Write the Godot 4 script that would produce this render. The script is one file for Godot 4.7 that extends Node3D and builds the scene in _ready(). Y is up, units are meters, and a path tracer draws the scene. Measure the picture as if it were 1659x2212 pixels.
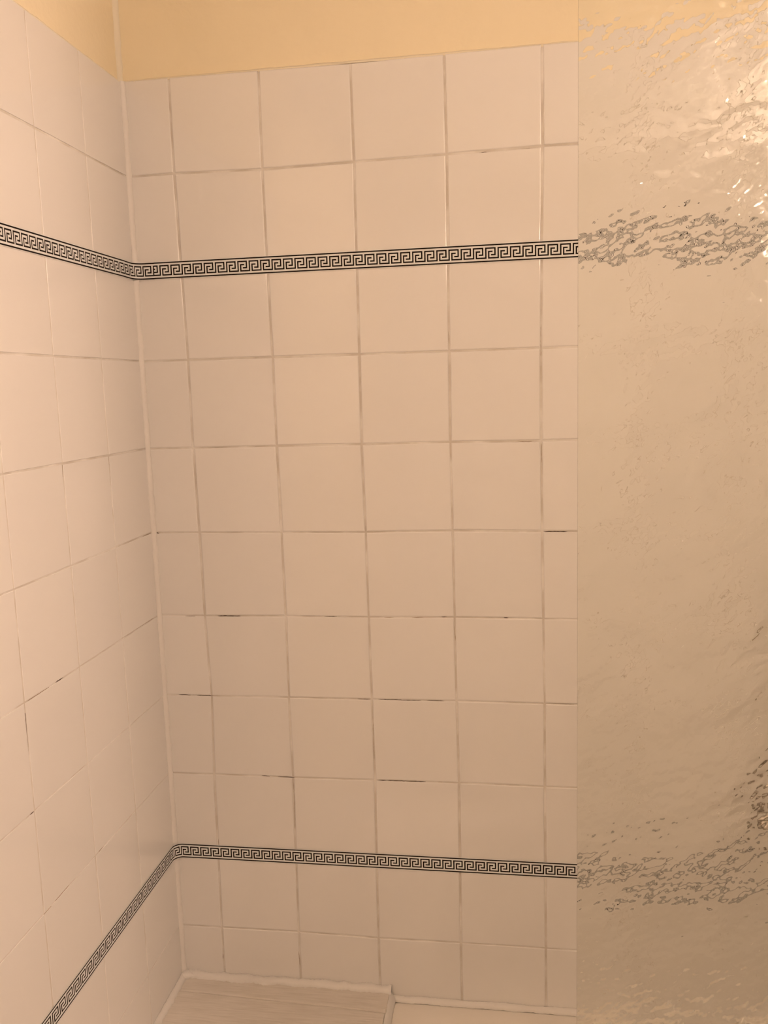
extends Node3D
# A tiled bath corner: two tiled walls with key-pattern tape borders, a boxed-in wooden ledge, a bath rim and a patterned glass bath screen.

const PITCH := 0.15            # one tile plus its joint
const TOP := 2.1745            # height of the top edge of the tiling
const EDGE_A := 0.08196        # width of the cut tile column beside the corner, back wall
const EDGE_B := 0.13801        # the same on the left wall
const ROOM_X := 1.75
const ROOM_Z := 3.0
const ROOM_Y := 2.5
const RIM := 0.55              # bath rim
const LEDGE := 0.567           # top of the boxed-in ledge
const BACK_STAINS = [[0.6802, -0.7519, 0.7192, -0.7521, 0.0018], [0.0498, -0.9017, 0.0688, -0.9015, 0.0012], [0.1102, -0.9007, 0.1528, -0.9007, 0.0017], [0.3035, -0.9001, 0.3266, -0.8998, 0.0012], [0.4096, -0.9006, 0.4257, -0.9005, 0.0008], [0.4578, -0.9002, 0.4777, -0.9000, 0.0010], [0.5079, -0.8988, 0.5174, -0.8987, 0.0018], [0.6135, -0.8986, 0.6213, -0.8993, 0.0024], [0.5297, -0.9141, 0.5316, -0.9409, 0.0009], [0.0276, -1.0489, 0.0505, -1.0488, 0.0012], [0.0619, -1.0489, 0.0925, -1.0491, 0.0012], [0.3573, -1.0485, 0.3804, -1.0488, 0.0012], [0.3943, -1.0484, 0.4701, -1.0491, 0.0015], [0.4798, -1.0484, 0.5104, -1.0485, 0.0012], [0.1753, -1.1986, 0.1909, -1.1988, 0.0012], [0.2055, -1.1991, 0.2365, -1.1997, 0.0012], [0.3887, -1.1984, 0.4045, -1.1985, 0.0017], [0.4045, -1.1985, 0.4746, -1.1979, 0.0014], [0.4959, -1.1979, 0.5032, -1.1976, 0.0010], [0.6953, -1.0487, 0.7299, -1.0486, 0.0008], [0.0049, -0.7505, 0.0117, -0.7513, 0.0023], [0.5833, -0.1484, 0.6014, -0.1485, 0.0014], [0.6479, -0.1474, 0.6713, -0.1473, 0.0009], [0.6406, -0.6029, 0.6630, -0.6033, 0.0011], [0.6776, -0.4157, 0.6772, -0.4667, 0.0010], [0.6774, -0.6055, 0.6777, -0.6380, 0.0009], [0.5300, -0.4208, 0.5304, -0.4407, 0.0009], [0.3839, -1.0904, 0.3833, -1.1591, 0.0008], [0.2344, -1.2086, 0.2328, -1.2979, 0.0008], [0.0853, -1.3254, 0.0853, -1.3401, 0.0010], [0.0804, -1.5577, 0.0788, -1.6000, 0.0012], [0.2285, -1.5420, 0.2290, -1.5702, 0.0011]]
const LEFT_STAINS = [[0.3559, -0.9008, 0.3338, -0.9009, 0.0017], [0.4268, -0.9012, 0.3725, -0.9011, 0.0011], [0.2379, -0.8993, 0.0228, -0.8999, 0.0009], [0.4344, -0.9144, 0.4356, -0.9770, 0.0012], [0.0415, -0.7497, 0.0085, -0.7498, 0.0010], [0.1460, -0.6028, 0.1464, -0.6167, 0.0009], [0.2887, -0.6027, 0.2890, -0.6198, 0.0008], [0.4444, -1.0506, 0.4355, -1.0506, 0.0017], [0.4483, -1.1996, 0.4152, -1.1993, 0.0008], [0.4053, -1.1987, 0.3669, -1.1980, 0.0008], [0.2770, -1.1989, 0.2646, -1.1975, 0.0010], [0.1622, -1.3260, 0.1602, -1.3306, 0.0018]]
const NODE_DX = [[0.0, 0.0, 0.0, 0.0, 0.0, 0.0, 0.0, 0.0, 0.0, 0.0, 0.0, 0.0], [-1.1, -1.5, 0.5, 2.6, 2.1, 3.8, 4.2, 7.6, 3.5, 1.8, 0.0, 0.0], [0.8, -0.8, 0.3, 1.4, 1.1, 2.6, 3.0, 1.4, 2.0, 0.1, -1.7, -1.7], [0.6, 1.2, 0.3, -0.6, -1.5, 0.5, 0.3, 0.9, 1.8, 0.0, -1.7, -1.7], [-0.8, 0.2, -0.6, -1.5, -2.5, -1.8, -1.2, -0.5, 1.0, -0.1, -1.1, -1.1], [-0.7, -0.7, -2.6, -4.5, -4.6, -4.0, -2.5, -1.0, -0.9, -0.5, -0.1, -0.1]]
const NODE_DY = [[2.2, 2.7, 0.4, -1.9, -1.8, -0.3, -0.5, 0.9, 0.9, -1.4, -3.8, -3.8], [2.2, 2.7, 0.4, -1.9, -1.8, -0.3, -0.5, 0.9, 0.9, -1.4, -3.8, -3.8], [1.1, -0.3, -1.3, -2.3, -1.3, -1.1, 0.4, 1.3, 0.7, -0.8, -2.3, -2.3], [-0.4, 1.2, -0.8, -2.9, -1.7, -1.3, -0.1, 1.9, 1.8, -1.3, -4.5, -4.5], [1.0, 2.8, -0.1, -3.0, -0.9, 0.4, 1.0, 2.2, 2.7, -0.1, -2.9, -2.9], [2.5, 5.1, 0.9, -3.2, -1.8, -1.9, -0.1, 1.4, 1.6, -0.6, -2.8, -2.8]]
const RELIEF = [0.00030, 0.00015, 0.0008, 0.00005]   # glass relief: dimples, fine grain, slow waves

var counts := {}
var m := {}


func numbered(called: String) -> String:
	var n: int = counts.get(called, 0)
	counts[called] = n + 1
	return called if n == 0 else "%s_%03d" % [called, n]


func tag(o: Node, label: String, category: String, kind := "", group := "") -> void:
	o.set_meta("label", label)
	o.set_meta("category", category)
	if kind != "":
		o.set_meta("kind", kind)
	if group != "":
		o.set_meta("group", group)


func base(called: String, at := Vector3.ZERO) -> Node3D:
	var o := Node3D.new()
	o.name = numbered(called)
	add_child(o)
	o.position = at
	return o


func put(st: SurfaceTool, called: String, mat: Material, parent: Node = self) -> MeshInstance3D:
	var o := MeshInstance3D.new()
	o.mesh = st.commit()
	o.material_override = mat
	o.cast_shadow = GeometryInstance3D.SHADOW_CASTING_SETTING_ON
	o.name = numbered(called) if parent == self else called
	parent.add_child(o, true)
	return o


func start() -> SurfaceTool:
	var st := SurfaceTool.new()
	st.begin(Mesh.PRIMITIVE_TRIANGLES)
	return st


func tri(st: SurfaceTool, a: Vector3, b: Vector3, c: Vector3, na: Vector3, nb: Vector3, nc: Vector3, ua := Vector2.ZERO, ub := Vector2.ZERO, uc := Vector2.ZERO) -> void:
	if (b - a).cross(c - a).dot(na + nb + nc) > 0.0:
		var t := b; b = c; c = t
		var tn := nb; nb = nc; nc = tn
		var tu := ub; ub = uc; uc = tu
	st.set_normal(na); st.set_uv(ua); st.add_vertex(a)
	st.set_normal(nb); st.set_uv(ub); st.add_vertex(b)
	st.set_normal(nc); st.set_uv(uc); st.add_vertex(c)


func quad(st: SurfaceTool, p: Array, n: Array, uv := [Vector2.ZERO, Vector2.ZERO, Vector2.ZERO, Vector2.ZERO]) -> void:
	tri(st, p[0], p[1], p[2], n[0], n[1], n[2], uv[0], uv[1], uv[2])
	tri(st, p[0], p[2], p[3], n[0], n[2], n[3], uv[0], uv[2], uv[3])


# a slab over a four-cornered outline in a plane given by origin o, axes u and v and normal n; its rim is rounded by steps of [inset, height, lean]
func slab(st: SurfaceTool, o: Vector3, u: Vector3, v: Vector3, n: Vector3, c: Array, steps: Array, lift := [0.0, 0.0, 0.0, 0.0]) -> void:
	var rings := []
	for s in steps:
		var ring := []
		for i in 4:
			var here: Vector2 = c[i]
			var d0: Vector2 = (c[(i + 1) % 4] - here).normalized()
			var d1: Vector2 = (c[(i + 3) % 4] - here).normalized()
			var q: Vector2 = here + (d0 + d1) * float(s[0])
			ring.append(o + u * q.x + v * q.y + n * (float(s[1]) + float(lift[i])))
		rings.append(ring)
	for i in 4:
		var j := (i + 1) % 4
		var along: Vector2 = (c[j] - c[i]).normalized()
		var out2 := Vector2(along.y, -along.x)
		if out2.dot((c[i] + c[j]) * 0.5 - (c[0] + c[1] + c[2] + c[3]) * 0.25) < 0.0:
			out2 = -out2
		var out3: Vector3 = u * out2.x + v * out2.y
		for k in steps.size() - 1:
			var a0 := deg_to_rad(float(steps[k][2]))
			var a1 := deg_to_rad(float(steps[k + 1][2]))
			var n0: Vector3 = out3 * cos(a0) + n * sin(a0)
			var n1: Vector3 = out3 * cos(a1) + n * sin(a1)
			quad(st, [rings[k][i], rings[k][j], rings[k + 1][j], rings[k + 1][i]], [n0, n0, n1, n1])
	var face: Array = rings[-1]
	quad(st, face, [n, n, n, n])


func box(st: SurfaceTool, lo: Vector3, hi: Vector3, r := 0.0) -> void:
	# a box with its edges chamfered by r
	var c := (lo + hi) * 0.5
	var h := (hi - lo) * 0.5
	for axis in 3:
		for s in [-1.0, 1.0]:
			var n := Vector3.ZERO
			n[axis] = s
			var a := (axis + 1) % 3
			var b := (axis + 2) % 3
			var p := []
			for q in [[-1, -1], [1, -1], [1, 1], [-1, 1]]:
				var x := Vector3.ZERO
				x[axis] = s * h[axis]
				x[a] = q[0] * (h[a] - r)
				x[b] = q[1] * (h[b] - r)
				p.append(c + x)
			quad(st, p, [n, n, n, n])
	if r <= 0.0:
		return
	for axis in 3:
		var a := (axis + 1) % 3
		var b := (axis + 2) % 3
		for sa in [-1.0, 1.0]:
			for sb in [-1.0, 1.0]:
				var p := []
				var ns := []
				for q in [[-1.0, 0], [1.0, 0], [1.0, 1], [-1.0, 1]]:
					var x := Vector3.ZERO
					var n := Vector3.ZERO
					x[axis] = q[0] * (h[axis] - r)
					x[a] = sa * (h[a] - (r if q[1] == 1 else 0.0))
					x[b] = sb * (h[b] - (0.0 if q[1] == 1 else r))
					n[a] = sa if q[1] == 0 else 0.0
					n[b] = sb if q[1] == 1 else 0.0
					p.append(c + x)
					ns.append(n)
				quad(st, p, ns)
	for sx in [-1.0, 1.0]:
		for sy in [-1.0, 1.0]:
			for sz in [-1.0, 1.0]:
				var s := Vector3(sx, sy, sz)
				var e := c + s * (h - Vector3(r, r, r))
				tri(st, e + Vector3(sx * r, 0, 0), e + Vector3(0, sy * r, 0), e + Vector3(0, 0, sz * r), Vector3(sx, 0, 0), Vector3(0, sy, 0), Vector3(0, 0, sz))


func tube(st: SurfaceTool, path: Array, radii: Array, sides := 16, cap := true) -> void:
	var rings := []
	var axis: Vector3
	var side := Vector3.ZERO
	for i in path.size():
		var a: Vector3 = path[maxi(i - 1, 0)]
		var b: Vector3 = path[mini(i + 1, path.size() - 1)]
		axis = (b - a).normalized()
		if side == Vector3.ZERO:
			side = axis.cross(Vector3.UP if absf(axis.y) < 0.9 else Vector3.RIGHT).normalized()
		side = (side - axis * side.dot(axis)).normalized()
		var up := axis.cross(side)
		var ring := []
		for k in sides:
			var t := TAU * k / sides
			var d := side * cos(t) + up * sin(t)
			ring.append([path[i] + d * float(radii[i]), d])
		rings.append(ring)
	for i in path.size() - 1:
		for k in sides:
			var j := (k + 1) % sides
			quad(st, [rings[i][k][0], rings[i][j][0], rings[i + 1][j][0], rings[i + 1][k][0]], [rings[i][k][1], rings[i][j][1], rings[i + 1][j][1], rings[i + 1][k][1]])
	if cap:
		for e in [0, path.size() - 1]:
			var n: Vector3 = (path[e] - path[1 if e == 0 else e - 1]).normalized()
			for k in sides:
				tri(st, path[e], rings[e][k][0], rings[e][(k + 1) % sides][0], n, n, n)


# a hand-run bead of sealant in the angle between two faces (normals a and b): a quarter-round of uneven radius
func bead(st: SurfaceTool, from: Vector3, to: Vector3, a: Vector3, b: Vector3, r: float, uneven: float, seed_: int, steps: int) -> void:
	var nz := FastNoiseLite.new()
	nz.seed = seed_
	nz.frequency = 1.0
	var rows := []
	for i in steps + 1:
		var t := float(i) / steps
		var p := from.lerp(to, t)
		var d := from.distance_to(p)
		var ra := r * (1.0 + uneven * (nz.get_noise_2d(d * 28.0, 0.0) + 0.6 * nz.get_noise_2d(d * 95.0, 3.0)))
		var rb := r * (1.0 + uneven * (nz.get_noise_2d(d * 28.0, 9.0) + 0.6 * nz.get_noise_2d(d * 95.0, 14.0)))
		var row := []
		for k in 7:
			var w := PI * 0.5 * k / 6.0
			var bulge := 0.86 + 0.14 * absf(cos(2.0 * w)) + uneven * 0.25 * nz.get_noise_2d(d * 160.0, 20.0 + k * 0.7)
			row.append([p + a * (ra * cos(w) * bulge) + b * (rb * sin(w) * bulge), (a * cos(w) + b * sin(w)).normalized()])
		rows.append(row)
	for i in steps:
		for k in 6:
			quad(st, [rows[i][k][0], rows[i][k + 1][0], rows[i + 1][k + 1][0], rows[i + 1][k][0]], [rows[i][k][1], rows[i][k + 1][1], rows[i + 1][k + 1][1], rows[i + 1][k][1]])


func plain(albedo: Color, rough: float, spec := 0.5) -> StandardMaterial3D:
	var s := StandardMaterial3D.new()
	s.albedo_color = albedo.linear_to_srgb()
	s.roughness = rough
	s.metallic_specular = spec
	return s


func ramp(stops: Array) -> Gradient:
	var g := Gradient.new()
	var offsets := PackedFloat32Array()
	var colors := PackedColorArray()
	for s in stops:
		offsets.append(s[0])
		colors.append((s[1] as Color).linear_to_srgb())
	g.offsets = offsets
	g.colors = colors
	return g


func noise_tex(frequency: float, seed_: int, side: int, g: Gradient = null, octaves := 4) -> NoiseTexture2D:
	var n := FastNoiseLite.new()
	n.seed = seed_
	n.frequency = frequency
	n.fractal_octaves = octaves
	var t := NoiseTexture2D.new()
	t.width = side
	t.height = side
	t.seamless = true
	t.noise = n
	if g:
		t.color_ramp = g
	return t


func key_print() -> ImageTexture:
	# one period of the printed key pattern: 8.9 strokes wide, 13.3 high
	var q := 20.0
	var im := Image.create(178, 266, false, Image.FORMAT_RGB8)
	im.fill(Color(0.80, 0.81, 0.80).linear_to_srgb())
	var ink := Color(0.010, 0.006, 0.005).linear_to_srgb()
	var ky := 2.63
	for r in [[0, 0.4, 8.9, 0.93], [0, ky + 9.35, 8.9, 0.93], [0, ky, 1, 8], [0, ky, 7.6, 1], [6.6, ky, 1, 5.75], [4.2, ky + 4.75, 3.4, 1], [2.06, ky + 2.4, 1, 5.6], [2.06, ky + 2.4, 3.3, 1], [2.06, ky + 7, 6.84, 1]]:
		im.fill_rect(Rect2i(roundi(r[0] * q), roundi(r[1] * q), roundi(r[2] * q), roundi(r[3] * q)), ink)
	return ImageTexture.create_from_image(im)


# a pane with a smooth front and a rolled relief on its back: small irregular dimples over a slow waviness
func patterned_pane(wide: float, tall: float, thick: float) -> ArrayMesh:
	# finer columns near the free edge
	var xs := PackedFloat32Array()
	var at := 0.0
	while at < wide - 0.002:
		xs.append(at)
		at += 0.0013 if at < 0.36 else 0.003
	xs.append(wide)
	var nx := xs.size()
	var ny := int(tall / 0.0015) + 1
	var dy := tall / (ny - 1)
	var a := FastNoiseLite.new()
	a.noise_type = FastNoiseLite.TYPE_SIMPLEX_SMOOTH
	a.fractal_type = FastNoiseLite.FRACTAL_NONE
	a.seed = 11
	a.frequency = 1.0
	var hgt := PackedFloat32Array()
	hgt.resize(nx * ny)
	for j in ny:
		for i in nx:
			var x := xs[i]
			var y := j * dy - 0.28 * x
			hgt[j * nx + i] = RELIEF[0] * a.get_noise_2d(x * 62.0, y * 95.0) + RELIEF[1] * a.get_noise_2d(x * 170.0 + 40.0, y * 235.0) + RELIEF[2] * a.get_noise_2d(x * 15.0 + 90.0, y * 21.0) + RELIEF[3] * a.get_noise_2d(x * 300.0 + 7.0, y * 380.0)
	var v := PackedVector3Array()
	var n := PackedVector3Array()
	var idx := PackedInt32Array()
	v.resize(nx * ny)
	n.resize(nx * ny)
	var back := -thick * 0.5
	for j in ny:
		for i in nx:
			var k := j * nx + i
			v[k] = Vector3(xs[i], j * dy, back - hgt[k])
			var gx := (hgt[j * nx + mini(i + 1, nx - 1)] - hgt[j * nx + maxi(i - 1, 0)]) / (xs[mini(i + 1, nx - 1)] - xs[maxi(i - 1, 0)])
			var gy := (hgt[mini(j + 1, ny - 1) * nx + i] - hgt[maxi(j - 1, 0) * nx + i]) / (2.0 * dy)
			n[k] = Vector3(-gx, -gy, -1.0).normalized()
	for j in ny - 1:
		for i in nx - 1:
			var k := j * nx + i
			idx.append_array(PackedInt32Array([k, k + 1, k + nx + 1, k, k + nx + 1, k + nx]))
	# the smooth front and the four cut edges, joined to the rim of the relief
	var front := thick * 0.5
	var rims := [[], [], [], []]
	for i in nx:
		rims[0].append(i)
		rims[2].append((ny - 1) * nx + nx - 1 - i)
	for j in ny:
		rims[1].append(j * nx + nx - 1)
		rims[3].append((ny - 1 - j) * nx)
	var outs := [Vector3.DOWN, Vector3.RIGHT, Vector3.UP, Vector3.LEFT]
	for r in 4:
		var first := v.size()
		for k in rims[r]:
			var p: Vector3 = v[k]
			v.append_array(PackedVector3Array([p, Vector3(p.x, p.y, front)]))
			n.append_array(PackedVector3Array([outs[r], outs[r]]))
		for e: int in int(rims[r].size()) - 1:
			var q: int = first + e * 2
			idx.append_array(PackedInt32Array([q, q + 1, q + 3, q, q + 3, q + 2]))
	var f := v.size()
	v.append_array(PackedVector3Array([Vector3(0, 0, front), Vector3(wide, 0, front), Vector3(wide, tall, front), Vector3(0, tall, front)]))
	n.append_array(PackedVector3Array([Vector3.BACK, Vector3.BACK, Vector3.BACK, Vector3.BACK]))
	idx.append_array(PackedInt32Array([f, f + 2, f + 1, f, f + 3, f + 2]))
	var arrays := []
	arrays.resize(Mesh.ARRAY_MAX)
	arrays[Mesh.ARRAY_VERTEX] = v
	arrays[Mesh.ARRAY_NORMAL] = n
	arrays[Mesh.ARRAY_INDEX] = idx
	var am := ArrayMesh.new()
	am.add_surface_from_arrays(Mesh.PRIMITIVE_TRIANGLES, arrays)
	return am


func materials() -> void:
	m.tile = []
	for k in 3:
		var t := plain(Color(0.83, 0.815, 0.79) * [1.0, 0.988, 1.010][k], 0.13, 0.57)
		t.roughness = [0.07, 0.09, 0.08][k]
		m.tile.append(t)
	var grout := plain(Color(1, 1, 1), 0.85, 0.3)
	grout.albedo_texture = noise_tex(0.010, 5, 512, ramp([[0.25, Color(0.64, 0.60, 0.545)], [0.5, Color(0.715, 0.685, 0.635)], [0.75, Color(0.80, 0.78, 0.74)]]))
	grout.uv1_triplanar = true
	grout.uv1_world_triplanar = true
	grout.uv1_scale = Vector3(2.5, 2.5, 2.5)
	m.grout = grout
	var paint := plain(Color(0.89, 0.795, 0.58), 0.55, 0.35)
	paint.heightmap_enabled = true
	paint.heightmap_texture = noise_tex(0.03, 8, 512)
	paint.heightmap_scale = 0.05
	paint.uv1_triplanar = true
	paint.uv1_world_triplanar = true
	paint.uv1_scale = Vector3(4, 4, 4)
	m.paint = paint
	m.caulk = plain(Color(0.83, 0.78, 0.64), 0.5, 0.4)
	m.white = plain(Color(0.86, 0.84, 0.80), 0.6, 0.3)
	m.ceiling = plain(Color(0.89, 0.875, 0.83), 0.8, 0.2)
	m.floor = plain(Color(0.33, 0.28, 0.23), 0.4, 0.4)
	var seal := plain(Color(0.83, 0.81, 0.775), 0.42, 0.45)
	seal.heightmap_enabled = true
	seal.heightmap_texture = noise_tex(0.05, 31, 256)
	seal.heightmap_scale = 0.03
	seal.uv1_triplanar = true
	seal.uv1_world_triplanar = true
	seal.uv1_scale = Vector3(12, 12, 12)
	m.seal = seal
	m.stain = plain(Color(0.075, 0.050, 0.034), 0.9, 0.2)
	m.faint_stain = plain(Color(0.36, 0.28, 0.21), 0.9, 0.2)
	var tape := plain(Color(1, 1, 1), 0.5, 0.2)
	tape.albedo_texture = key_print()
	m.tape = tape
	var wood := plain(Color(1, 1, 1), 0.5, 0.4)
	wood.albedo_texture = noise_tex(0.02, 41, 512, ramp([[0.2, Color(0.71, 0.665, 0.595)], [0.5, Color(0.75, 0.705, 0.64)], [0.8, Color(0.785, 0.74, 0.675)]]))
	wood.heightmap_enabled = true
	wood.heightmap_texture = noise_tex(0.02, 44, 512)
	wood.heightmap_scale = 0.05
	wood.uv1_triplanar = true
	wood.uv1_world_triplanar = true
	wood.uv1_scale = Vector3(1.2, 9, 16)
	m.wood = wood
	m.bath = plain(Color(0.93, 0.885, 0.81), 0.2, 0.5)
	var glass := StandardMaterial3D.new()
	glass.albedo_color = Color(0.97, 0.972, 0.955, 0.0)
	glass.transparency = BaseMaterial3D.TRANSPARENCY_ALPHA
	glass.roughness = 0.0
	glass.refraction_enabled = true
	glass.refraction_scale = 0.05
	m.glass = glass
	var metal := plain(Color(0.40, 0.36, 0.31), 0.5, 0.5)
	metal.metallic = 1.0
	m.metal = metal
	m.rubber = plain(Color(0.3, 0.3, 0.29), 0.6)
	var bulb := plain(Color(0.9, 0.85, 0.75), 0.3)
	bulb.emission_enabled = true
	m.bulb = bulb


# ---- tiling ----

func node_back(c: int, k: int) -> Vector2:
	if c == 0:
		return Vector2(0.0, -k * PITCH + NODE_DY[0][k] * 0.001)
	var p := Vector2(EDGE_A + (c - 1) * PITCH, -k * PITCH)
	if c <= 5:
		p += Vector2(NODE_DX[c][k], NODE_DY[c][k]) * 0.001
	else:
		p.y += NODE_DY[5][k] * 0.001
	return p


func node_left(c: int, k: int) -> Vector2:
	var slips := [0.0, 0.0075, 0.0, -0.004]
	var p := Vector2(0.0 if c == 0 else EDGE_B + (c - 1) * PITCH, -k * PITCH)
	p.x += slips[c] if c < 4 else 0.0
	p.y += [0.0, 0.002, 0.0, -0.0008, -0.001, 0.0008, -0.0004, 0.0, 0.0018, 0.0, -0.001, 0.0][k]
	return p


func lay_tiles(wall: Node3D, on_back: bool, columns: int, limit: float) -> void:
	var rng := RandomNumberGenerator.new()
	rng.seed = 71 if on_back else 93
	var u := Vector3.RIGHT if on_back else Vector3.BACK
	var n := Vector3.BACK if on_back else Vector3.RIGHT
	var steps := [[0.0, -0.0060, 0], [0.0, -0.0010, 14], [0.0004, -0.00045, 44], [0.0011, -0.00013, 70], [0.0024, 0.0, 90]] if on_back else [[0.0, -0.0060, 0], [0.0, -0.0005, 16], [0.00014, -0.00016, 50], [0.00045, 0.0, 90]]
	for k in 11:
		for c in columns:
			var q := []
			for e in [[0, 0], [1, 0], [1, 1], [0, 1]]:
				var p: Vector2 = node_back(c + e[0], k + e[1]) if on_back else node_left(c + e[0], k + e[1])
				p.x = minf(p.x, limit)
				q.append(p)
			if q[1].x - q[0].x < 0.02:
				continue
			# half a joint off every side, a little uneven
			var gl := rng.randf_range(0.0013, 0.0020)
			var gt := rng.randf_range(0.0012, 0.0018) * (1.0 if k < 5 else 0.72)
			q[0] += Vector2(gl, -gt); q[1] += Vector2(-gl, -gt); q[2] += Vector2(-gl, gt); q[3] += Vector2(gl, gt)
			if k == 0:
				q[0].y += gt; q[1].y += gt
			var lift := []
			for i in 4:
				lift.append(rng.randf_range(-0.00022, 0.00022))
			var st := start()
			slab(st, Vector3(0, TOP, 0), u, Vector3.UP, n, q, steps, lift)
			put(st, "tile", m.tile[rng.randi() % 3], wall)


func stains(wall: Node3D, list: Array, on_back: bool) -> void:
	var rng := RandomNumberGenerator.new()
	rng.seed = 17 if on_back else 19
	var u := Vector3.RIGHT if on_back else Vector3.BACK
	var n := Vector3.BACK if on_back else Vector3.RIGHT
	for s in list:
		var a := Vector2(s[0], s[1])
		var b := Vector2(s[2], s[3])
		var long := a.distance_to(b)
		var cuts := maxi(3, int(long / 0.003))
		var side := (b - a).normalized().orthogonal()
		var st := start()
		var o := Vector3(0, TOP, 0) + n * -0.0003
		var was := []
		for i in cuts + 1:
			var t := float(i) / cuts
			var ends := clampf(minf(t, 1.0 - t) * cuts * 0.7, 0.15, 1.0)
			var w: float = 0.5 * float(s[4]) * ends
			var p := a.lerp(b, t) + side * rng.randf_range(-0.12, 0.12) * float(s[4])
			var p0 := p + side * w * rng.randf_range(0.55, 1.1)
			var p1 := p - side * w * rng.randf_range(0.55, 1.1)
			var row := [o + u * p0.x + Vector3.UP * p0.y - n * 0.0006, o + u * p.x + Vector3.UP * p.y, o + u * p1.x + Vector3.UP * p1.y - n * 0.0006]
			if i > 0:
				for j in 2:
					quad(st, [was[j], was[j + 1], row[j + 1], row[j]], [n, n, n, n])
			was = row
		put(st, "mould_stain", m.stain if float(s[4]) > 0.00115 else m.faint_stain, wall)


# ---- printed tape ----

# the tape's line round the corner: s runs from the left wall (negative) to the back wall (positive)
func tape_at(s: float, r: float, off: float) -> Array:
	var arc := PI * 0.25 * r
	if s >= arc:
		return [Vector3(s - arc + r, 0, off), Vector3.BACK]
	if s <= -arc:
		return [Vector3(off, 0, -s - arc + r), Vector3.RIGHT]
	var t := PI * 0.25 * (1.0 - s / arc)          # 0 at the back wall, a quarter turn at the left wall
	var n := Vector3(sin(t), 0, cos(t))
	return [Vector3(r, 0, r) - n * (r - off), n]


func tape_strip(o: Node3D, s0: float, s1: float, zero: float, period: float, y0: float, y1: float, off: float, tall := 0.0288) -> void:
	var st := start()
	var r := 0.017
	var stops := [s0]
	for i in 13:
		var s := -0.014 + 0.028 * i / 12.0
		if s > s0 and s < s1:
			stops.append(s)
	for i in 9:
		var s: float = lerpf(s0, s1, (i + 1) / 10.0)
		if absf(s) > 0.016:
			stops.append(s)
	stops.append(s1)
	stops.sort()
	var thick := 0.00022
	var shift := r - PI * 0.25 * r                 # along the walls the print is counted from the corner itself
	for i in stops.size() - 1:
		var p := []
		var ns := []
		var uv := []
		for e in [[i, 1], [i + 1, 1], [i + 1, 0], [i, 0]]:
			var s: float = stops[e[0]]
			var at := tape_at(s, r, off + thick)
			var y: float = lerpf(y0, y1, (s - s0) / (s1 - s0)) + (e[1] - 0.5) * tall
			p.append(at[0] + Vector3(0, y, 0))
			ns.append(at[1])
			uv.append(Vector2((s + shift * clampf(s / (PI * 0.25 * r), -1.0, 1.0) - zero) / period, 1.0 - e[1]))
		quad(st, p, ns, uv)
		for e in [0, 2]:                            # the cut edges of the tape
			var n := Vector3.UP if e == 0 else Vector3.DOWN
			var q := [p[e], p[e + 1], p[e + 1] - ns[e + 1] * thick * 0.9, p[e] - ns[e] * thick * 0.9]
			quad(st, q, [n, n, n, n], [Vector2(0, 0.01), Vector2(0, 0.01), Vector2(0, 0.01), Vector2(0, 0.01)])
	put(st, "tape_strip", m.tape, o)


func shell_box(called: String, lo: Vector3, hi: Vector3, mat: Material, parent: Node) -> MeshInstance3D:
	var st := start()
	box(st, lo, hi)
	return put(st, called, mat, parent)


func build_walls() -> void:
	var t := 0.1
	var deep := -0.0065
	# back wall
	var w := base("wall_back")
	tag(w, "cream painted back wall tiled in square off-white tiles up to the yellow paint", "wall", "structure")
	shell_box("plaster", Vector3(-t, 0, -t), Vector3(ROOM_X + t, ROOM_Y, deep), m.paint, w)
	shell_box("grout_bed", Vector3(deep, 0.5, deep), Vector3(ROOM_X, TOP - 0.0005, -0.0009), m.grout, w)
	lay_tiles(w, true, 13, ROOM_X)
	stains(w, BACK_STAINS, true)
	# left wall
	w = base("wall_left")
	tag(w, "left side wall of square off-white tiles with yellow paint above them", "wall", "structure")
	shell_box("plaster", Vector3(-t, 0, deep), Vector3(deep, ROOM_Y, ROOM_Z + t), m.paint, w)
	shell_box("grout_bed", Vector3(deep, 0.5, -0.0012), Vector3(-0.0009, TOP - 0.0005, EDGE_B + 5 * PITCH), m.grout, w)
	lay_tiles(w, false, 6, 9.0)
	stains(w, LEFT_STAINS, false)
	# the rest of the room, out of the frame
	w = shell_box("wall_right", Vector3(ROOM_X, 0, deep), Vector3(ROOM_X + t, ROOM_Y, ROOM_Z), m.white, self)
	tag(w, "plain off-white wall at the far end of the bath, carrying the lamp", "wall", "structure")
	w = shell_box("wall_front", Vector3(deep, 0, ROOM_Z), Vector3(ROOM_X + t, ROOM_Y, ROOM_Z + t), m.white, self)
	tag(w, "plain off-white wall opposite the bath", "wall", "structure")
	w = shell_box("floor", Vector3(-t, -t, -t), Vector3(ROOM_X + t, 0, ROOM_Z + t), m.floor, self)
	tag(w, "plain beige bathroom floor in front of the bath", "floor", "structure")
	w = shell_box("ceiling", Vector3(-t, ROOM_Y, -t), Vector3(ROOM_X + t, ROOM_Y + t, ROOM_Z + t), m.ceiling, self)
	tag(w, "plain off-white ceiling over the bathroom", "ceiling", "structure")


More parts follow.
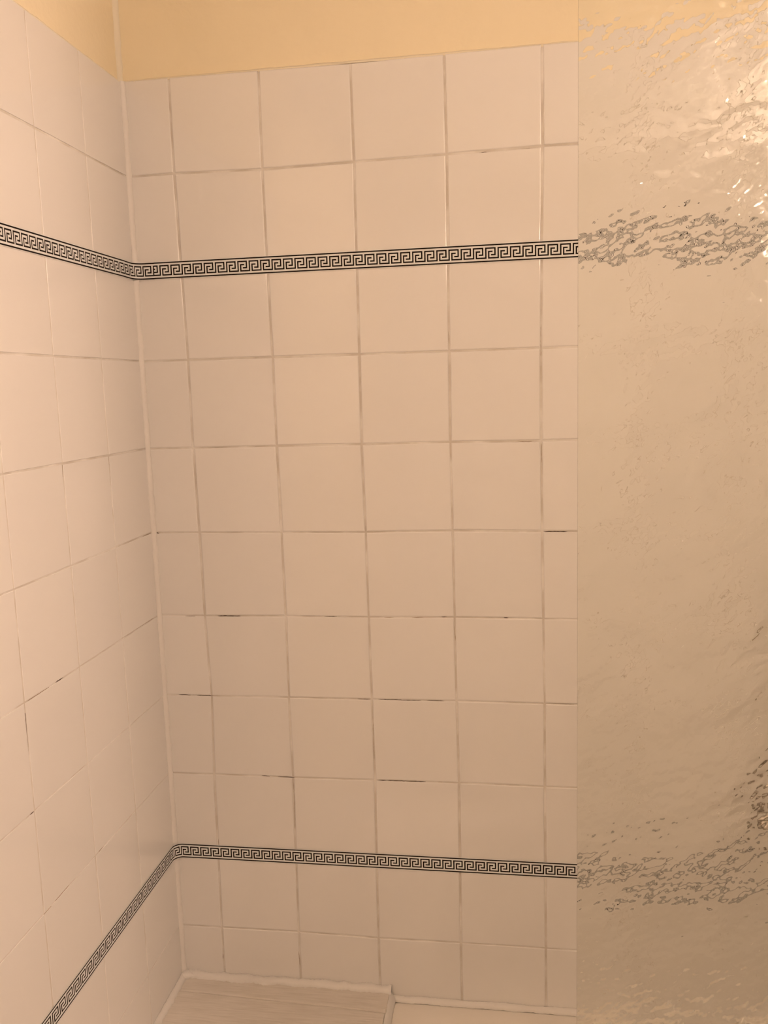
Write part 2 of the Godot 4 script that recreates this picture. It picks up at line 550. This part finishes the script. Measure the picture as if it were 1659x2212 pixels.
func build_trims() -> void:
	# caulk along the top edge of the tiles and up the painted corner
	var o := base("trim_1")
	tag(o, "thin painted caulk line along the top edge of the tiles", "caulk", "structure")
	for e in [[Vector3(0, TOP, -0.0065), Vector3(ROOM_X, TOP, -0.0065), Vector3.BACK], [Vector3(-0.0065, TOP, 0), Vector3(-0.0065, TOP, EDGE_B + 5 * PITCH), Vector3.RIGHT]]:
		var st := start()
		bead(st, e[0], e[1], e[2], Vector3.UP, 0.0058, 0.22, 3, 160)
		put(st, "caulk_line", m.caulk, o)
	var st := start()
	bead(st, Vector3(-0.0065, TOP, -0.0065), Vector3(-0.0065, ROOM_Y, -0.0065), Vector3.BACK, Vector3.RIGHT, 0.0075, 0.25, 4, 50)
	put(st, "corner_caulk", m.caulk, o)
	# silicone in the tiled corner
	o = base("trim_2")
	tag(o, "vertical white silicone bead in the corner between the two tiled walls", "sealant", "structure")
	st = start()
	bead(st, Vector3(0, LEDGE, 0), Vector3(0, TOP + 0.002, 0), Vector3.RIGHT, Vector3.BACK, 0.0068, 0.22, 5, 420)
	put(st, "silicone_bead", m.seal, o)
	# silicone round the ledge and the bath
	o = base("trim_3")
	tag(o, "lumpy white silicone bead where the wooden ledge meets the tiled walls", "sealant", "structure")
	st = start()
	bead(st, Vector3(0.001, LEDGE, 0.0005), Vector3(0.402, LEDGE, 0.0005), Vector3.UP, Vector3.BACK, 0.0105, 0.42, 6, 260)
	put(st, "silicone_bead", m.seal, o)
	st = start()
	bead(st, Vector3(0.0005, LEDGE, 0.001), Vector3(0.0005, LEDGE, 0.75), Vector3.UP, Vector3.RIGHT, 0.0095, 0.38, 7, 400)
	put(st, "silicone_bead", m.seal, o)
	st = start()
	tube(st, [Vector3(0.002, LEDGE + 0.002, 0.004), Vector3(0.006, LEDGE + 0.0045, 0.006), Vector3(0.013, LEDGE + 0.005, 0.006), Vector3(0.022, LEDGE + 0.003, 0.005)], [0.004, 0.0085, 0.0082, 0.003], 10)
	put(st, "silicone_lump", m.seal, o)
	o = base("trim_4")
	tag(o, "smooth white silicone bead where the bath rim meets the tiles", "sealant", "structure")
	st = start()
	bead(st, Vector3(0.402, RIM, 0.0005), Vector3(ROOM_X, RIM, 0.0005), Vector3.UP, Vector3.BACK, 0.0085, 0.3, 8, 500)
	put(st, "silicone_bead", m.seal, o)
	st = start()
	bead(st, Vector3(0.3988, RIM, 0.004), Vector3(0.3988, RIM, 0.74), Vector3.UP, Vector3.RIGHT * 0.6, 0.0165, 0.16, 9, 300)
	put(st, "silicone_bead", m.seal, o)


func build_tapes() -> void:
	var y := TOP - 2.012 * PITCH
	var o := base("border_tape")
	tag(o, "upper black-and-white Greek key border tape, just below the second row of tiles", "border tape", "", "printed border tapes on the tiles")
	tape_strip(o, -0.885, -0.0335, -0.0594, 0.0191, y - 0.0025, y + 0.0005, 0.0006)
	tape_strip(o, -0.0345, 0.0315, 0.0140, 0.0192, y + 0.0002, y, 0.0008)
	tape_strip(o, 0.0295, ROOM_X - 0.005, 0.04465, 0.0195, y + 0.0002, y - 0.0002, 0.0006)
	y = TOP - 9.03 * PITCH
	o = base("border_tape")
	tag(o, "lower black-and-white Greek key border tape, nearest the wooden ledge and bath", "border tape", "", "printed border tapes on the tiles")
	tape_strip(o, -0.885, ROOM_X - 0.005, -0.0092, 0.0196, y + 0.003, y + 0.002, 0.0006, 0.0288)


func build_ledge() -> void:
	var o := base("wooden_ledge", Vector3(0, 0, 0))
	tag(o, "cream painted wooden ledge boxed in between the left wall and the bath", "ledge")
	var rim := [[0.0, -0.018, 0], [0.0, -0.0022, 20], [0.0007, -0.0007, 50], [0.0022, 0.0, 90]]
	var outlines := [[Vector2(0.0015, 0.0015), Vector2(0.3995, 0.0015), Vector2(0.3995, 0.0575), Vector2(0.0015, 0.0415)], [Vector2(0.0015, 0.0424), Vector2(0.3985, 0.0584), Vector2(0.3985, 0.40), Vector2(0.0015, 0.40)], [Vector2(0.0015, 0.4015), Vector2(0.3985, 0.4015), Vector2(0.3985, 0.755), Vector2(0.0015, 0.755)]]
	for i in 3:
		var st := start()
		slab(st, Vector3(0, LEDGE + [0.0008, 0.0, 0.0][i], 0), Vector3.RIGHT, Vector3.BACK, Vector3.UP, outlines[i], rim)
		put(st, "plank", m.wood, o)
	var st := start()
	box(st, Vector3(0.0015, 0.0, 0.73), Vector3(0.3985, LEDGE - 0.018, 0.748), 0.002)
	put(st, "front_panel", m.wood, o)
	st = start()
	box(st, Vector3(0.378, 0.0, 0.003), Vector3(0.396, LEDGE - 0.018, 0.73), 0.001)
	put(st, "side_panel", m.wood, o)


func build_bath() -> void:
	var o := base("bathtub")
	tag(o, "smooth cream acrylic bath whose rim meets the tiles beside the wooden ledge", "bathtub")
	var lo := Vector2(0.4005, 0.0015)
	var hi := Vector2(ROOM_X - 0.002, 0.75)
	# inset, height, corner radius
	var prof := [[0.0, 0.505, 0.01], [0.0, 0.540, 0.01], [0.0025, 0.5475, 0.01], [0.009, RIM, 0.012], [0.062, RIM, 0.06], [0.070, RIM - 0.003, 0.07], [0.078, RIM - 0.014, 0.08], [0.105, 0.34, 0.11], [0.14, 0.19, 0.13], [0.20, 0.15, 0.12], [0.30, 0.145, 0.05]]
	var rings := []
	for q in prof:
		var ring := []
		var a := lo + Vector2(q[0], q[0])
		var b := hi - Vector2(q[0], q[0])
		var r: float = q[2]
		for corner in [[b.x - r, b.y - r, 0.0], [a.x + r, b.y - r, 90.0], [a.x + r, a.y + r, 180.0], [b.x - r, a.y + r, 270.0]]:
			for i in 9:
				var t := deg_to_rad(float(corner[2]) + 90.0 * i / 8.0)
				ring.append(Vector3(corner[0] + cos(t) * r, q[1], corner[1] + sin(t) * r))
		rings.append(ring)
	var st := start()
	st.set_smooth_group(0)
	var count: int = rings[0].size()
	for i in rings.size() - 1:
		for k in count:
			var j := (k + 1) % count
			var p: Array = [rings[i][k], rings[i][j], rings[i + 1][j], rings[i + 1][k]]
			for f in [[0, 3, 2], [0, 2, 1]]:
				for e in f:
					st.add_vertex(p[e])
	var floor_mid := Vector3((lo.x + hi.x) * 0.5, 0.143, (lo.y + hi.y) * 0.5)
	for k in count:
		for v in [rings[-1][k], floor_mid, rings[-1][(k + 1) % count]]:
			st.add_vertex(v)
	st.index()
	st.generate_normals()
	put(st, "basin", m.bath, o)
	st = start()
	box(st, Vector3(lo.x + 0.004, 0.0, 0.715), Vector3(hi.x, 0.506, 0.735), 0.003)
	put(st, "apron_panel", m.bath, o)
	st = start()
	tube(st, [Vector3(1.45, 0.1445, 0.376), Vector3(1.45, 0.1475, 0.376)], [0.034, 0.030], 24)
	put(st, "drain", m.metal, o)


func build_screen() -> void:
	var x0 := 0.6865
	var z := 0.70
	var o := base("bath_screen", Vector3(x0, RIM, z))
	tag(o, "clear bath screen of rippled patterned glass standing in front of the tiles", "glass screen")
	var pane := MeshInstance3D.new()
	var wide := ROOM_X - 0.02 - x0
	pane.mesh = patterned_pane(wide, 1.75, 0.005)
	pane.material_override = m.glass
	pane.name = "glass_pane"
	o.add_child(pane)
	pane.position = Vector3(0, 0.012, 0)
	var st := start()
	box(st, Vector3(0.0, 0.0005, -0.006), Vector3(wide, 0.011, 0.006), 0.001)
	put(st, "bottom_seal", m.rubber, o)
	st = start()
	box(st, Vector3(wide + 0.0005, 0.0005, -0.014), Vector3(wide + 0.018, 1.762, 0.014), 0.002)
	put(st, "wall_profile", m.metal, o)


func build_shower() -> void:
	var y := TOP - 1.205
	var o := base("shower_mixer", Vector3(1.115, y, 0.0))
	tag(o, "dull metal bar shower mixer seen blurred through the glass", "shower mixer")
	var st := start()
	tube(st, [Vector3(-0.055, 0, 0.06), Vector3(0.16, 0, 0.06)], [0.021, 0.021], 24)
	put(st, "bar", m.metal, o)
	for e in [[-0.094, -0.056], [0.161, 0.199]]:
		st = start()
		tube(st, [Vector3(e[0], 0, 0.06), Vector3(e[0] + 0.004, 0, 0.06), Vector3(e[1] - 0.004, 0, 0.06), Vector3(e[1], 0, 0.06)], [0.022, 0.027, 0.027, 0.023], 24)
		put(st, "handle", m.metal, o)
	for x in [-0.022, 0.128]:
		st = start()
		tube(st, [Vector3(x, 0, 0.0005), Vector3(x, 0, 0.010), Vector3(x, 0, 0.012), Vector3(x, 0, 0.055)], [0.032, 0.030, 0.014, 0.014], 24)
		put(st, "wall_flange", m.metal, o)
	# the hose rises from the mixer and arches over to its wall bracket
	var h := base("shower_hose")
	tag(h, "ribbed metal shower hose rising from the mixer behind the glass", "shower hose")
	var path := []
	var radii := []
	for i in 61:
		var t := i / 60.0
		path.append(Vector3(1.078, y + 0.022, 0.062).bezier_interpolate(Vector3(1.025, y + 0.20, 0.075), Vector3(1.035, y + 0.45, 0.085), Vector3(1.33, y + 0.36, 0.062), t))
		radii.append(0.0075 if i % 2 == 0 else 0.0068)
	st = start()
	tube(st, path, radii, 12)
	put(st, "hose", m.metal, h)
	var b := base("hose_bracket", Vector3(1.33, y + 0.36, 0))
	tag(b, "small metal wall bracket holding the end of the shower hose", "bracket")
	st = start()
	tube(st, [Vector3(0.008, 0, 0.0005), Vector3(0.008, 0, 0.008), Vector3(0.008, 0, 0.010), Vector3(0.008, 0, 0.054)], [0.026, 0.024, 0.012, 0.012], 20)
	put(st, "flange", m.metal, b)
	st = start()
	tube(st, [Vector3(0.008, -0.022, 0.062), Vector3(0.008, 0.022, 0.062)], [0.012, 0.014], 20)
	put(st, "cup", m.metal, b)


# an opal box light on the right-hand wall, outside the frame: a metal back, tray and ends round an opal box that shines forwards and upwards
func build_lamp(mid: Vector3, size: Vector3, color: Color, energy: float, glow: float) -> void:
	var o := base("vanity_light", Vector3(ROOM_X, mid.y, mid.z))
	tag(o, "opal glass box vanity light on the wall beside the bath", "lamp")
	var h := size * 0.5
	var st := start()
	box(st, Vector3(-0.012, -h.y - 0.012, -h.z - 0.012), Vector3(-0.0005, h.y + 0.012, h.z + 0.012), 0.003)
	box(st, Vector3(-size.x - 0.012, -h.y - 0.012, -h.z), Vector3(-0.0125, -h.y - 0.0005, h.z), 0.003)
	for e in [-h.z - 0.006, h.z + 0.0005]:
		box(st, Vector3(-size.x - 0.012, -h.y - 0.012, e), Vector3(-0.0125, h.y, e + 0.0055), 0.001)
	put(st, "housing", m.metal, o)
	m.bulb.emission = color
	m.bulb.emission_energy_multiplier = glow
	st = start()
	box(st, Vector3(-size.x - 0.012, -h.y, -h.z), Vector3(-0.0125, h.y, h.z), 0.004)
	put(st, "opal_box", m.bulb, o)
	# [centre, turn, size] of the shining faces; each light shines along its own -z
	var faces := [
		[Vector3(-size.x - 0.016, 0, 0), Vector3(0, PI * 0.5, 0), Vector2(size.z, size.y)],
		[Vector3(-size.x * 0.5 - 0.012, h.y + 0.004, 0), Vector3(PI * 0.5, 0, 0), Vector2(size.x, size.z)],
	]
	for f in faces:
		var l := AreaLight3D.new()
		l.name = "vanity_glow"
		o.add_child(l, true)
		l.position = f[0]
		l.rotation = f[1]
		l.area_size = f[2]
		l.light_color = color
		l.light_energy = energy * f[2].x * f[2].y
		l.area_normalize_energy = true
		l.area_range = 8.0
		l.area_attenuation = 2.0
		l.shadow_enabled = true


func _ready() -> void:
	var cam := Camera3D.new()
	cam.name = "camera"
	cam.fov = 61.257
	cam.near = 0.02
	cam.far = 50.0
	cam.transform = Transform3D(Basis(Vector3(0.988534, -0.030513, -0.147886), Vector3(0.008626, 0.989183, -0.146435), Vector3(0.150754, 0.14348, 0.978104)), Vector3(0.63547, TOP - 0.50677, 1.43151))
	add_child(cam)
	cam.make_current()
	var we := WorldEnvironment.new()
	we.name = "surroundings"
	var e := Environment.new()
	e.background_mode = Environment.BG_COLOR
	e.background_color = Color(0.0, 0.0, 0.0)
	e.tonemap_mode = Environment.TONE_MAPPER_LINEAR
	e.tonemap_exposure = 10.8
	e.sdfgi_enabled = true
	e.ssao_enabled = true
	e.ssil_enabled = true
	we.environment = e
	add_child(we)
	materials()
	build_lamp(Vector3(ROOM_X, 2.13, 1.54), Vector3(0.18, 0.155, 0.46), Color(1.0, 0.86, 0.77), 2.35, 0.12)
	build_walls()
	build_trims()
	build_ledge()
	build_bath()
	build_tapes()
	build_screen()
	build_shower()
